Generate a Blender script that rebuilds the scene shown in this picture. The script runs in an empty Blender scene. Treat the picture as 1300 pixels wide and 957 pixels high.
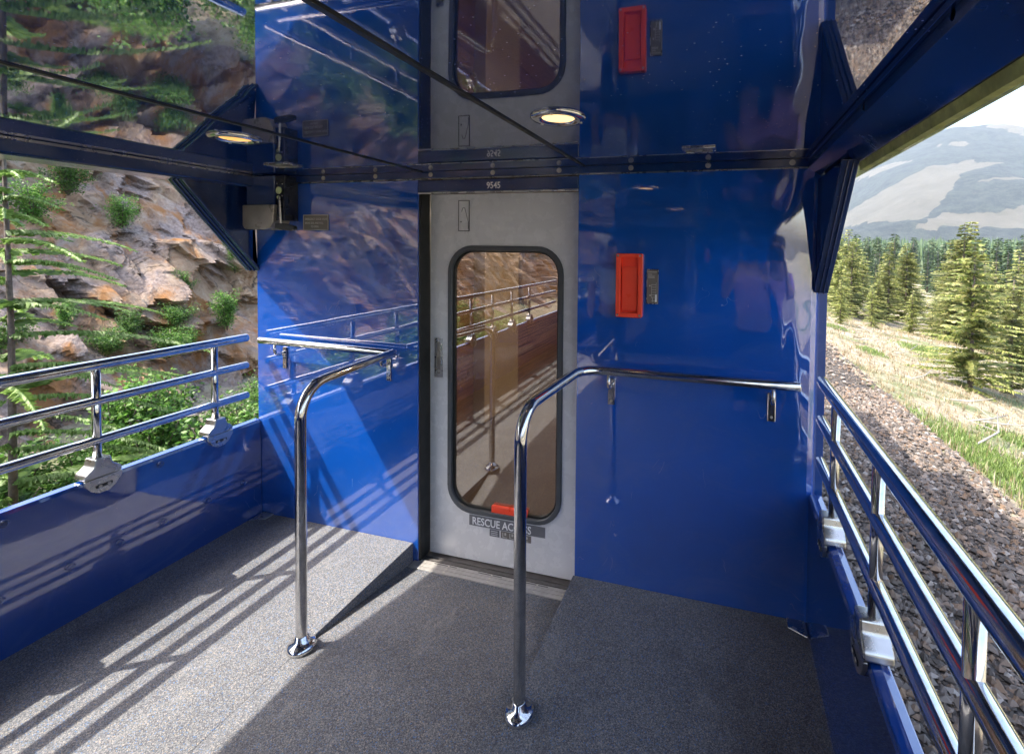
import bpy, math, random
import numpy as np
from mathutils import Vector, Matrix, noise
PI = math.pi
R_ = math.radians

# ------------------------------------------------------------------ camera, sky, sun, exposure
scn = bpy.context.scene
COL = scn.collection
cam_d = bpy.data.cameras.new('camera')
cam = bpy.data.objects.new('camera', cam_d); COL.objects.link(cam)
scn.camera = cam
CX, CY, CZ = 1.0424, -2.2363, 1.6513
YAW, PIT, ROL, FPX, PPX, PPY = -0.2652, -0.0309, 0.0124, 599.51, 756.03, 334.33
F = Vector((math.sin(YAW)*math.cos(PIT), math.cos(YAW)*math.cos(PIT), math.sin(PIT)))
Rr = Vector((math.cos(YAW), -math.sin(YAW), 0))
Uu = Rr.cross(F)
R2 = Rr*math.cos(ROL) + Uu*math.sin(ROL)
U2 = -Rr*math.sin(ROL) + Uu*math.cos(ROL)
cam.matrix_world = Matrix(((R2.x, U2.x, -F.x, CX), (R2.y, U2.y, -F.y, CY), (R2.z, U2.z, -F.z, CZ), (0, 0, 0, 1)))
cam_d.sensor_width = 36
cam_d.sensor_fit = 'HORIZONTAL'
cam_d.lens = 36*FPX/1300
cam_d.shift_x = (650-PPX)/1300
cam_d.shift_y = (PPY-478.5)/1300
cam_d.clip_start = 0.02
cam_d.clip_end = 20000

SUN = Vector((-0.66, -0.38, 1.0)).normalized()
world = bpy.data.worlds.new('World'); scn.world = world
world.use_nodes = True
wn = world.node_tree
bg = wn.nodes['Background']
sky = wn.nodes.new('ShaderNodeTexSky')
sky.sky_type = 'NISHITA'; sky.sun_disc = False
sky.sun_elevation = math.asin(SUN.z)
sky.sun_rotation = math.atan2(SUN.x, SUN.y)
sky.air_density = 1.0; sky.dust_density = 3.5; sky.ozone_density = 1.0
wn.links.new(sky.outputs[0], bg.inputs[0])
bg.inputs[1].default_value = 0.15
sl = bpy.data.lights.new('sun', 'SUN'); sl.energy = 2.2; sl.angle = R_(0.5); sl.color = (1, .93, .82)
so = bpy.data.objects.new('sun', sl); COL.objects.link(so)
so.rotation_euler = (-SUN).to_track_quat('-Z', 'Y').to_euler()
so.location = (-20, -12, 30)
scn.view_settings.view_transform = 'Standard'
scn.view_settings.look = 'None'
scn.view_settings.gamma = 1
scn.view_settings.exposure = 2.4
scn.render.engine = 'CYCLES'
scn.cycles.max_bounces = 8
scn.cycles.diffuse_bounces = 4
scn.cycles.glossy_bounces = 6
scn.cycles.transparent_max_bounces = 12
scn.cycles.transmission_bounces = 6
scn.cycles.volume_bounces = 0
scn.cycles.sample_clamp_indirect = 6
scn.cycles.use_denoising = True

# ------------------------------------------------------------------ materials
def mat(name):
    m = bpy.data.materials.new(name); m.use_nodes = True
    nt = m.node_tree
    return m, nt, nt.nodes['Principled BSDF'], nt.nodes['Material Output']
def nd(nt, typ, ins=None, **kw):
    n = nt.nodes.new(typ)
    for k, v in kw.items(): setattr(n, k, v)
    if ins:
        for k, v in ins.items():
            if isinstance(v, bpy.types.NodeSocket): nt.links.new(v, n.inputs[k])
            else: n.inputs[k].default_value = v
    return n
def obco(nt): return nd(nt, 'ShaderNodeTexCoord').outputs['Object']
def noi(nt, vec, scale, detail=3, rough=.55, dist=0):
    return nd(nt, 'ShaderNodeTexNoise', {'Vector': vec, 'Scale': scale, 'Detail': detail, 'Roughness': rough, 'Distortion': dist})
def ramp(nt, fac, stops, interp='LINEAR'):
    r = nd(nt, 'ShaderNodeValToRGB', {'Fac': fac}); r.color_ramp.interpolation = interp
    el = r.color_ramp.elements
    while len(el) < len(stops): el.new(0.5)
    for e, (p, c) in zip(el, stops):
        e.position = p; e.color = (*c, 1) if len(c) == 3 else c
    return r
def mixc(nt, fac, a, b, mode='MIX'):
    n = nd(nt, 'ShaderNodeMix', data_type='RGBA', blend_type=mode)
    for i, v in ((0, fac), (6, a), (7, b)):
        if isinstance(v, bpy.types.NodeSocket): nt.links.new(v, n.inputs[i])
        else: n.inputs[i].default_value = v if i == 0 else (*v, 1)
    return n.outputs[2]
def vscale(nt, vec, s): return nd(nt, 'ShaderNodeMapping', {'Vector': vec, 'Scale': s}).outputs[0]
def bump(nt, h, strength, dist, normal=None):
    d = {'Height': h, 'Strength': strength, 'Distance': dist}
    if normal is not None: d['Normal'] = normal
    return nd(nt, 'ShaderNodeBump', d).outputs[0]

def paint(name, col, ior=1.9, rough=.05, wave=0.0, scratch=0.3, dust=0.0, wscale=2.6, dent=False):
    """glossy enamel with wavy sheet-metal, smudges, scratches and dust specks"""
    m, nt, p, out = mat(name)
    co = obco(nt)
    n1 = noi(nt, co, 2.3, 5, .6)
    c = mixc(nt, ramp(nt, n1.outputs[0], [(.35, (0, 0, 0)), (.7, (1, 1, 1))]).outputs[0], col, tuple(x*.86+.002 for x in col))
    if dust:
        v = nd(nt, 'ShaderNodeTexVoronoi', {'Vector': co, 'Scale': 46, 'Randomness': 1})
        n3 = noi(nt, co, 3, 2)
        s = nd(nt, 'ShaderNodeMath', {0: v.outputs['Distance'], 1: .085}, operation='LESS_THAN')
        s2 = nd(nt, 'ShaderNodeMath', {0: n3.outputs[0], 1: .42}, operation='GREATER_THAN')
        s3 = nd(nt, 'ShaderNodeMath', {0: s.outputs[0], 1: s2.outputs[0]}, operation='MULTIPLY')
        s4 = nd(nt, 'ShaderNodeMath', {0: s3.outputs[0], 1: dust}, operation='MULTIPLY')
        c = mixc(nt, s4.outputs[0], c, (.5, .52, .58))
    # faint scratches: thin level lines of a stretched, distorted noise
    ns = noi(nt, vscale(nt, co, (1.6, 1.6, 1.1)), 2.2, 2, .5, 1.6)
    a = nd(nt, 'ShaderNodeMath', {0: ns.outputs[0], 1: .53}, operation='SUBTRACT')
    a = nd(nt, 'ShaderNodeMath', {0: a.outputs[0]}, operation='ABSOLUTE')
    a = nd(nt, 'ShaderNodeMath', {0: a.outputs[0], 1: .0011}, operation='LESS_THAN')
    msk = noi(nt, co, 6, 2)
    b = nd(nt, 'ShaderNodeMath', {0: msk.outputs[0], 1: .6}, operation='GREATER_THAN')
    a = nd(nt, 'ShaderNodeMath', {0: a.outputs[0], 1: b.outputs[0]}, operation='MULTIPLY')
    a = nd(nt, 'ShaderNodeMath', {0: a.outputs[0], 1: scratch}, operation='MULTIPLY')
    c = mixc(nt, a.outputs[0], c, (.45, .5, .62))
    hz_ = noi(nt, vscale(nt, co, (1, 1, 1.6)), 3.1, 7, .7, 1.2)
    c = mixc(nt, ramp(nt, hz_.outputs[0], [(.48, (0, 0, 0)), (.8, (.16,)*3)]).outputs[0], c, (.16, .22, .34))
    nt.links.new(c, p.inputs['Base Color'])
    sm = noi(nt, co, 5, 6, .65, .6)
    rr = ramp(nt, sm.outputs[0], [(.35, (rough*.6,)*3), (.62, (rough*1.6,)*3), (.8, (rough*5,)*3)])
    nt.links.new(rr.outputs[0], p.inputs['Roughness'])
    p.inputs['IOR'].default_value = ior
    if wave:
        w1 = noi(nt, vscale(nt, co, (1, 1, .6)), wscale, 1, .3)
        w2 = noi(nt, co, 11, 1, .3)
        h = nd(nt, 'ShaderNodeMath', {0: w2.outputs[0], 1: .05}, operation='MULTIPLY')
        h = nd(nt, 'ShaderNodeMath', {0: w1.outputs[0], 1: h.outputs[0]}, operation='ADD')
        bn = bump(nt, h.outputs[0], 1, wave)
        if dent:   # hammered wrinkles near the folded right edge of the end wall
            sx = nd(nt, 'ShaderNodeSeparateXYZ', {0: co})
            k = nd(nt, 'ShaderNodeMapRange', {0: sx.outputs[0], 1: 1.12, 2: 1.42, 3: 0, 4: 1}, interpolation_type='SMOOTHSTEP')
            w3 = noi(nt, vscale(nt, co, (2.0, 1, .8)), 2.6, 1, .4, .5)
            h3 = nd(nt, 'ShaderNodeMath', {0: w3.outputs[0], 1: k.outputs[0]}, operation='MULTIPLY')
            bn = bump(nt, h3.outputs[0], 1, .016, bn)
        nt.links.new(bn, p.inputs['Normal'])
    return m
M = {}
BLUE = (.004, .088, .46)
M['blue'] = paint('blue_enamel', BLUE, 2.8, .025, .0032, .35, .05, 2.2, True)
M['edge'] = paint('blue_enamel_edge', (.008, .05, .22), 1.45, .12, 0, .2, .1)
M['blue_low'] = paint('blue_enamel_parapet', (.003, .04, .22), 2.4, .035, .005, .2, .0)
M['ceil'] = paint('navy_ceiling_enamel', (.003, .028, .15), 4.6, .022, .002, .25, .8, 1.5)
M['navy'] = paint('navy_enamel_frame', (.006, .028, .12), 1.9, .09, .003, .2, .2)
M['dark'] = paint('near_black_enamel', (.008, .011, .025), 1.5, .12, 0, .1, .1)

def simple(name, col, rough=.5, metal=0, ior=1.5, nscale=0, namp=.15, bmp=0, bscale=40):
    m, nt, p, out = mat(name)
    co = obco(nt)
    n = noi(nt, co, nscale or 8, 5, .6)
    lo = tuple(max(0, x*(1-namp)) for x in col); hi = tuple(min(1, x*(1+namp)) for x in col)
    nt.links.new(ramp(nt, n.outputs[0], [(.3, lo), (.7, hi)]).outputs[0], p.inputs['Base Color'])
    n2 = noi(nt, co, 14, 4, .6)
    nt.links.new(ramp(nt, n2.outputs[0], [(.3, (rough*.7,)*3), (.7, (min(1, rough*1.3),)*3)]).outputs[0], p.inputs['Roughness'])
    p.inputs['Metallic'].default_value = metal; p.inputs['IOR'].default_value = ior
    if bmp: nt.links.new(bump(nt, noi(nt, co, bscale, 4).outputs[0], .6, bmp), p.inputs['Normal'])
    return m
M['chrome'] = simple('polished_steel', (.66, .65, .64), .10, 1, nscale=35, namp=.16, bmp=.0008, bscale=14)
M['steel'] = simple('brushed_steel', (.52, .51, .49), .28, 1, namp=.12)
M['bolt'] = simple('zinc_bolt', (.55, .52, .45), .35, 1)
M['door'] = simple('warm_grey_door_paint', (.70, .69, .685), .26, 0, 1.6, nscale=1.5, namp=.07, bmp=.0015, bscale=3)
M['doorline'] = simple('dark_groove', (.05, .048, .045), .5)
M['rubber'] = simple('grey_rubber', (.075, .08, .085), .38)
M['black'] = simple('black_rubber', (.012, .013, .012), .45)
M['cover'] = simple('bronze_grey_cover', (.30, .27, .23), .32, .3)
M['red'] = simple('bright_red_enamel', (.95, .075, .03), .35, 0, namp=.05)
M['plaque'] = simple('bronze_label', (.17, .15, .13), .45, .2, namp=.1)
M['greyplate'] = simple('grey_label', (.14, .14, .15), .45, namp=.08)
M['white'] = simple('white_lettering', (.8, .8, .8), .5, namp=.02)
M['greytxt'] = simple('pale_lettering', (.5, .48, .43), .5, namp=.05)
M['seal_bounce'] = simple('seal_strip_painted_bounce', (.45, .47, .15), .7, nscale=20, namp=.35)  # olive colour stands in for light reflected off vegetation onto the seal
M['alu'] = simple('aluminium_tread', (.42, .40, .38), .45, .35, namp=.15)
M['sill'] = simple('dull_sill', (.13, .12, .115), .5, .3, namp=.25)
M['yellow'] = simple('pale_button', (.55, .6, .3), .4)
M['beige'] = simple('bronze_column', (.42, .33, .22), .4, .1, namp=.06)
M['incarpet'] = simple('brown_carpet', (.075, .045, .02), .9, nscale=60, namp=.4)
M['inceil'] = simple('interior_ceiling', (.5, .48, .44), .6)

m, nt, p, out = mat('gritty_floor'); M['floor'] = m
co = obco(nt)
v = nd(nt, 'ShaderNodeTexVoronoi', {'Vector': co, 'Scale': 330})
c = ramp(nt, nd(nt, 'ShaderNodeSeparateColor', {0: v.outputs['Color']}).outputs[0],
         [(0, (.085, .09, .105)), (.3, (.145, .152, .172)), (.6, (.20, .205, .22)), (.8, (.28, .275, .27)), (.92, (.38, .33, .27)), (.96, (.09, .19, .38))])
c.color_ramp.interpolation = 'CONSTANT'
g = noi(nt, co, 1.7, 8, .68, .4)
c2 = mixc(nt, 1.0, c.outputs[0], ramp(nt, g.outputs[0], [(.3, (.68,)*3), (.7, (.95,)*3)]).outputs[0], 'MULTIPLY')
sc_ = noi(nt, vscale(nt, co, (1, .45, 1)), 4.5, 6, .7, 1.5)
c2 = mixc(nt, ramp(nt, sc_.outputs[0], [(.56, (0, 0, 0)), (.72, (.30,)*3)]).outputs[0], c2, (.34, .33, .31))
sd = noi(nt, co, 2.9, 5, .65)
c2 = mixc(nt, ramp(nt, sd.outputs[0], [(.55, (0, 0, 0)), (.70, (.45,)*3)]).outputs[0], c2, (.06, .06, .065))
nt.links.new(c2, p.inputs['Base Color']); p.inputs['Roughness'].default_value = .8
v2 = nd(nt, 'ShaderNodeTexVoronoi', {'Vector': co, 'Scale': 260})
nt.links.new(bump(nt, v2.outputs['Distance'], .5, .0022), p.inputs['Normal'])

m, nt, p, out = mat('wood_veneer'); M['wood'] = m
co = obco(nt)
n = noi(nt, vscale(nt, co, (1, .22, 30)), 1.6, 7, .75, .15)
nt.links.new(ramp(nt, n.outputs[0], [(.36, (.015, .008, .005)), (.42, (.10, .05, .028)), (.48, (.24, .13, .075)), (.52, (.34, .21, .13)), (.56, (.16, .085, .045)), (.62, (.06, .03, .015))]).outputs[0], p.inputs['Base Color'])
p.inputs['Roughness'].default_value = .35

m, nt, p, out = mat('door_glass'); M['glass'] = m
nt.nodes.remove(p)
lw = nd(nt, 'ShaderNodeLayerWeight', {'Blend': .5})
fr = nd(nt, 'ShaderNodeMath', {0: lw.outputs['Facing'], 1: 3.0}, operation='POWER')
gl = nd(nt, 'ShaderNodeBsdfGlossy', {'Roughness': 0.0, 'Color': (.95, .93, .9, 1)})
tr = nd(nt, 'ShaderNodeBsdfTransparent', {'Color': (.75, .72, .68, 1)})
f2 = nd(nt, 'ShaderNodeMath', {0: fr.outputs[0], 1: .16}, operation='ADD')
f2.inputs[1].default_value = .21
mx = nd(nt, 'ShaderNodeMixShader', {0: f2.outputs[0], 1: tr.outputs[0], 2: gl.outputs[0]})
nt.links.new(mx.outputs[0], out.inputs[0])

def emis(name, col, s):
    m, nt, p, out = mat(name)
    p.inputs['Base Color'].default_value = (*col, 1)
    p.inputs['Emission Color'].default_value = (*col, 1); p.inputs['Emission Strength'].default_value = s
    return m
M['lamp'] = emis('warm_lamp_lens', (1, .62, .25), .42)
M['lampdim'] = emis('dim_warm_lens', (1, .5, .14), .22)
M['green'] = emis('green_indicator', (.05, 1, .25), 2)

def leafmat(name, cols, trans=.35, rough=.5):
    m, nt, p, out = mat(name)
    g = nd(nt, 'ShaderNodeNewGeometry')
    r = ramp(nt, g.outputs['Random Per Island'], [(i/(len(cols)-1), c) for i, c in enumerate(cols)])
    oi = nd(nt, 'ShaderNodeObjectInfo')
    hs = nd(nt, 'ShaderNodeHueSaturation', {'Color': r.outputs[0], 'Value': nd(nt, 'ShaderNodeMapRange', {0: oi.outputs['Random'], 3: .65, 4: 1.35}).outputs[0]})
    nt.links.new(hs.outputs[0], p.inputs['Base Color']); p.inputs['Roughness'].default_value = rough
    tl = nd(nt, 'ShaderNodeBsdfTranslucent', {'Color': hs.outputs[0]})
    mx = nd(nt, 'ShaderNodeMixShader', {0: trans, 1: p.outputs[0], 2: tl.outputs[0]})
    nt.links.new(mx.outputs[0], out.inputs[0])
    return m
M['leaf'] = leafmat('broad_leaves', [(.03, .085, .015), (.08, .20, .03), (.13, .28, .045), (.20, .33, .08), (.05, .12, .025)], .45)
M['needle'] = leafmat('spruce_needles', [(.03, .07, .02), (.06, .12, .035), (.10, .17, .05)], .25)
M['leafneedle'] = leafmat('light_needles', [(.08, .15, .03), (.15, .25, .055), (.22, .33, .09)], .4)
M['needle_y'] = leafmat('yellow_green_needles', [(.07, .11, .025), (.17, .21, .05), (.28, .30, .09), (.33, .31, .13), (.08, .12, .03)], .35)
M['needle_far'] = leafmat('dark_forest_needles', [(.025, .055, .022), (.05, .09, .03), (.09, .13, .045)], .15)
M['straw'] = leafmat('dry_grass', [(.24, .18, .085), (.34, .275, .15), (.40, .35, .24), (.20, .125, .05)], .3)
M['grass'] = leafmat('fresh_grass', [(.09, .15, .03), (.15, .22, .05), (.22, .27, .09)], .35)
M['bark'] = simple('grey_bark', (.13, .10, .08), .9, nscale=30, namp=.4, bmp=.01)
M['deadwood'] = simple('bleached_deadwood', (.26, .24, .21), .9, nscale=30, namp=.25)

m, nt, p, out = mat('cliff_rock'); M['rock'] = m
co = obco(nt)
big = noi(nt, vscale(nt, co, (1, 1, .7)), .9, 4, .6, .5)
mid = noi(nt, vscale(nt, co, (1, 1, .5)), 3.2, 8, .7, .8)
fin = noi(nt, co, 16, 8, .75)
c1 = ramp(nt, mid.outputs[0], [(.30, (.10, .055, .028)), (.41, (.30, .18, .10)), (.53, (.44, .30, .185)), (.70, (.55, .45, .35))]).outputs[0]
c2 = ramp(nt, fin.outputs[0], [(.32, (.12, .085, .075)), (.5, (.32, .25, .22)), (.72, (.50, .42, .38))]).outputs[0]
cm = mixc(nt, ramp(nt, big.outputs[0], [(.42, (0, 0, 0)), (.58, (1, 1, 1))]).outputs[0], c1, c2)
st = noi(nt, vscale(nt, co, (1, 1.5, .35)), 1.6, 5, .65, .4)
cm = mixc(nt, ramp(nt, st.outputs[0], [(.50, (0, 0, 0)), (.62, (.9,)*3)]).outputs[0], cm, (.36, .16, .045))
vc = nd(nt, 'ShaderNodeTexVoronoi', {'Vector': nd(nt, 'ShaderNodeVectorMath', {0: co, 1: noi(nt, co, 2.5, 4).outputs['Color']}, operation='ADD').outputs[0], 'Scale': 2.1}, feature='DISTANCE_TO_EDGE')
cm = mixc(nt, nd(nt, 'ShaderNodeMath', {0: ramp(nt, vc.outputs['Distance'], [(0, (1,)*3), (.075, (0, 0, 0))]).outputs[0], 1: ramp(nt, noi(nt, co, 1.1, 4, .7).outputs[0], [(.50, (0, 0, 0)), (.62, (1, 1, 1))]).outputs[0]}, operation='MULTIPLY').outputs[0], cm, (.05, .035, .025))
nt.links.new(cm, p.inputs['Base Color']); p.inputs['Roughness'].default_value = .9
hh = nd(nt, 'ShaderNodeMath', {0: mid.outputs[0], 1: fin.outputs[0]}, operation='ADD')
nt.links.new(bump(nt, hh.outputs[0], 1, .07), p.inputs['Normal'])

m, nt, p, out = mat('ballast_ground'); M['ballast'] = m
co = obco(nt)
v = nd(nt, 'ShaderNodeTexVoronoi', {'Vector': co, 'Scale': 22})
c = ramp(nt, nd(nt, 'ShaderNodeSeparateColor', {0: v.outputs['Color']}).outputs[0], [(0, (.04, .033, .027)), (.3, (.08, .065, .054)), (.6, (.12, .103, .09)), (.85, (.12, .078, .05)), (1, (.2, .188, .172))])
nt.links.new(mixc(nt, ramp(nt, v.outputs['Distance'], [(.3, (0, 0, 0)), (.8, (1, 1, 1))]).outputs[0], c.outputs[0], (.03, .025, .02)), p.inputs['Base Color'])
nt.links.new(bump(nt, v.outputs['Distance'], 1, -.06), p.inputs['Normal']); p.inputs['Roughness'].default_value = .9
M['stone'] = leafmat('ballast_stones', [(.045, .038, .032), (.09, .074, .062), (.125, .106, .092), (.14, .09, .055), (.24, .22, .20)], 0, .85)

m, nt, p, out = mat('slope_earth'); M['earth'] = m
co = obco(nt)
a = noi(nt, co, .35, 5, .6); b = noi(nt, co, 5, 6, .7)
c1 = ramp(nt, b.outputs[0], [(.3, (.15, .11, .07)), (.5, (.32, .27, .185)), (.7, (.42, .38, .31))]).outputs[0]
c2 = ramp(nt, b.outputs[0], [(.3, (.06, .09, .025)), (.7, (.18, .21, .075))]).outputs[0]
nt.links.new(mixc(nt, ramp(nt, a.outputs[0], [(.50, (0, 0, 0)), (.62, (1, 1, 1))]).outputs[0], c1, c2), p.inputs['Base Color'])
nt.links.new(bump(nt, b.outputs[0], 1, .12), p.inputs['Normal']); p.inputs['Roughness'].default_value = .95
M['gravel'] = simple('pale_gravel', (.30, .29, .27), .9, nscale=2, namp=.15)
M['water'] = simple('river_water', (.35, .42, .45), .1, 0, 1.33)

m, nt, p, out = mat('hill_cover'); M['hill'] = m
co = obco(nt)
at = nd(nt, 'ShaderNodeAttribute', attribute_name='clearing')
sp = noi(nt, vscale(nt, co, (1, 1, .5)), .035, 8, .9)
forest = ramp(nt, sp.outputs[0], [(.43, (.003, .012, .012)), (.57, (.045, .062, .045))]).outputs[0]
clr = ramp(nt, noi(nt, co, .012, 6, .7).outputs[0], [(.35, (.12, .108, .07)), (.65, (.19, .17, .125))]).outputs[0]
ns = noi(nt, co, .02, 5, .7)
f = nd(nt, 'ShaderNodeMath', {0: at.outputs['Fac'], 1: nd(nt, 'ShaderNodeMath', {0: nd(nt, 'ShaderNodeMath', {0: ns.outputs[0], 1: .5}, operation='SUBTRACT').outputs[0], 1: 2.6}, operation='MULTIPLY').outputs[0]}, operation='ADD')
nt.links.new(mixc(nt, ramp(nt, f.outputs[0], [(.40, (0, 0, 0)), (.60, (1, 1, 1))]).outputs[0], forest, clr), p.inputs['Base Color'])
p.inputs['Roughness'].default_value = 1
nt.links.new(bump(nt, sp.outputs[0], 1, 26), p.inputs['Normal'])

M['skin'] = simple('skin', (.45, .26, .18), .5)
M['pink'] = simple('lilac_pink_cloth', (.78, .45, .75), .85)
M['greycloth'] = simple('pale_grey_cloth', (.75, .75, .8), .85)
M['trouser'] = simple('dark_trousers', (.02, .03, .06), .85)
M['hair'] = simple('brown_hair', (.05, .03, .02), .6)
M['camera'] = simple('black_camera_body', (.012, .012, .012), .4)

# ------------------------------------------------------------------ mesh helpers
ORG = {}
class MB:
    def __init__(s): s.v = []; s.f = []; s.sm = []
    def add(s, vs, fs, smooth=False):
        o = len(s.v); s.v += [tuple(x) for x in vs]; s.f += [tuple(i+o for i in f) for f in fs]; s.sm += [smooth]*len(fs); return s
    def box(s, x0, x1, y0, y1, z0, z1):
        vs = [(x, y, z) for x in (x0, x1) for y in (y0, y1) for z in (z0, z1)]
        return s.add(vs, [(0, 1, 3, 2), (4, 6, 7, 5), (0, 4, 5, 1), (2, 3, 7, 6), (0, 2, 6, 4), (1, 5, 7, 3)])
    def prism(s, prof, axis, a, b, smooth=False):
        """prof: list of 2-D points; axis 0: (y,z) along x; 1: (x,z) along y; 2: (x,y) along z"""
        def P(u, v, w): return [(w, u, v), (u, w, v), (u, v, w)][axis]
        n = len(prof)
        vs = [P(u, v, a) for u, v in prof] + [P(u, v, b) for u, v in prof]
        o = len(s.v); s.v += vs
        s.f += [tuple(range(o, o+n)), tuple(range(o+2*n-1, o+n-1, -1))]; s.sm += [False]*2
        s.f += [(o+i, o+n+i, o+n+(i+1) % n, o+(i+1) % n) for i in range(n)]; s.sm += [smooth]*n
        return s
    def ring(s, outer, inner, axis, a, b):
        """frame between two same-length outlines"""
        def P(u, v, w): return [(w, u, v), (u, w, v), (u, v, w)][axis]
        n = len(outer); o = len(s.v)
        for w in (a, b):
            s.v += [P(u, v, w) for u, v in outer] + [P(u, v, w) for u, v in inner]
        for i in range(n):
            j = (i+1) % n
            s.f += [(o+i, o+j, o+n+j, o+n+i), (o+2*n+i, o+3*n+i, o+3*n+j, o+2*n+j), (o+i, o+2*n+i, o+2*n+j, o+j), (o+n+i, o+n+j, o+3*n+j, o+3*n+i)]
            s.sm += [False, False, True, True]
        return s
    def tube(s, pts, r, seg=20, caps=True, rad=None):
        pts = [Vector(p) for p in pts]
        d = [(pts[min(i+1, len(pts)-1)]-pts[max(i-1, 0)]).normalized() for i in range(len(pts))]
        u = d[0].orthogonal().normalized()
        rings = []
        P = []; 
        def ringat(c, dd, u, rr): 
            w = dd.cross(u)
            return [c+(u*math.cos(2*PI*k/seg)+w*math.sin(2*PI*k/seg))*rr for k in range(seg)]
        rs = rad or [r]*len(pts)
        if caps:
            for q in (0.15, .5, .8, .96):
                P.append((pts[0]-d[0]*rs[0]*.35*(1-q), d[0], rs[0]*math.sin(q*PI/2)))
        for c, dd, rr in zip(pts, d, rs): P.append((c, dd, rr))
        if caps:
            for q in (.96, .8, .5, .15):
                P.append((pts[-1]+d[-1]*rs[-1]*.35*(1-q), d[-1], rs[-1]*math.sin(q*PI/2)))
        o = len(s.v)
        for c, dd, rr in P:
            u = (u-dd*u.dot(dd)).normalized()
            s.v += [tuple(x) for x in ringat(c, dd, u, rr)]
        n = len(P)
        for i in range(n-1):
            for k in range(seg):
                s.f.append((o+i*seg+k, o+i*seg+(k+1) % seg, o+(i+1)*seg+(k+1) % seg, o+(i+1)*seg+k)); s.sm.append(True)
        s.f.append(tuple(o+k for k in range(seg-1, -1, -1))); s.f.append(tuple(o+(n-1)*seg+k for k in range(seg))); s.sm += [False, False]
        return s
    def cyl(s, c, axis, r, h, seg=20, r2=None):
        c = Vector(c); ax = Vector([(1, 0, 0), (0, 1, 0), (0, 0, 1)][axis]) if isinstance(axis, int) else Vector(axis).normalized()
        u = ax.orthogonal().normalized(); w = ax.cross(u); r2 = r if r2 is None else r2
        o = len(s.v)
        for cc, rr in ((c, r), (c+ax*h, r2)):
            s.v += [tuple(cc+(u*math.cos(2*PI*k/seg)+w*math.sin(2*PI*k/seg))*rr) for k in range(seg)]
        s.f += [tuple(o+k for k in range(seg-1, -1, -1)), tuple(o+seg+k for k in range(seg))]; s.sm += [False]*2
        s.f += [(o+k, o+(k+1) % seg, o+seg+(k+1) % seg, o+seg+k) for k in range(seg)]; s.sm += [True]*seg
        return s
    def lathe(s, c, prof, seg=32):
        """prof (r,z) about vertical axis"""
        o = len(s.v)
        for r, z in prof: s.v += [(c[0]+r*math.cos(2*PI*k/seg), c[1]+r*math.sin(2*PI*k/seg), c[2]+z) for k in range(seg)]
        for i in range(len(prof)-1):
            for k in range(seg):
                s.f.append((o+i*seg+k, o+i*seg+(k+1) % seg, o+(i+1)*seg+(k+1) % seg, o+(i+1)*seg+k)); s.sm.append(True)
        return s
    def build(s, name, m, parent=None, bevel=0, seg=2):
        me = bpy.data.meshes.new(name)
        og = ORG.get(parent.name, Vector((0, 0, 0))) if parent else Vector((0, 0, 0))
        me.from_pydata([(x-og.x, y-og.y, z-og.z) for x, y, z in s.v], [], s.f)
        me.polygons.foreach_set('use_smooth', s.sm)
        me.update()
        import bmesh
        b = bmesh.new(); b.from_mesh(me); bmesh.ops.recalc_face_normals(b, faces=b.faces); b.to_mesh(me); b.free()
        me.materials.append(M[m])
        o = bpy.data.objects.new(name, me); COL.objects.link(o)
        if parent: o.parent = parent; ORG[o.name] = og
        else: ORG[o.name] = Vector((0, 0, 0))
        if bevel:
            bm_ = o.modifiers.new('bevel', 'BEVEL'); bm_.width = bevel; bm_.segments = seg; bm_.limit_method = 'ANGLE'; bm_.angle_limit = R_(35); bm_.harden_normals = False
        return o
def tag(o, label=None, cat=None, group=None, kind=None):
    if label: o['label'] = label
    if cat: o['category'] = cat
    if group: o['group'] = group
    if kind: o['kind'] = kind
    return o
def thing(name, loc, label=None, cat=None, group=None, kind=None):
    o = bpy.data.objects.new(name, None); COL.objects.link(o); o.location = loc
    o.empty_display_size = .1
    ORG[o.name] = Vector(loc)
    return tag(o, label, cat, group, kind)
def copy_tree(o, parent=None):
    c = o.copy(); COL.objects.link(c)
    if parent: c.parent = parent
    for ch in [x for x in o.children]: copy_tree(ch, c)
    return c
def fillet(pts, r, n=8):
    pts = [Vector(p) for p in pts]; out = [pts[0]]
    for i in range(1, len(pts)-1):
        a, b, c = pts[i-1], pts[i], pts[i+1]
        d1 = (a-b).normalized(); d2 = (c-b).normalized()
        ang = d1.angle(d2); t = r/math.tan(ang/2)
        t = min(t, (a-b).length*.49, (c-b).length*.49); rr = t*math.tan(ang/2)
        p1 = b+d1*t; p2 = b+d2*t; ce = b+(d1+d2).normalized()*(rr/math.sin(ang/2))
        for k in range(n+1):
            a1 = p1-ce; a2 = p2-ce; om = a1.angle(a2); q = k/n
            out.append(ce+(a1*math.sin((1-q)*om)+a2*math.sin(q*om))/math.sin(om))
    out.append(pts[-1])
    res = [out[0]]
    for p in out[1:]:
        if (p-res[-1]).length > 1e-5: res.append(p)
    return res
def rrect(x0, x1, z0, z1, r, n=8):
    out = []
    for cx, cz, a0 in ((x1-r, z1-r, 0), (x0+r, z1-r, 90), (x0+r, z0+r, 180), (x1-r, z0+r, 270)):
        for k in range(n+1):
            a = R_(a0+90*k/n); out.append((cx+r*math.cos(a), cz+r*math.sin(a)))
    return out
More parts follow.
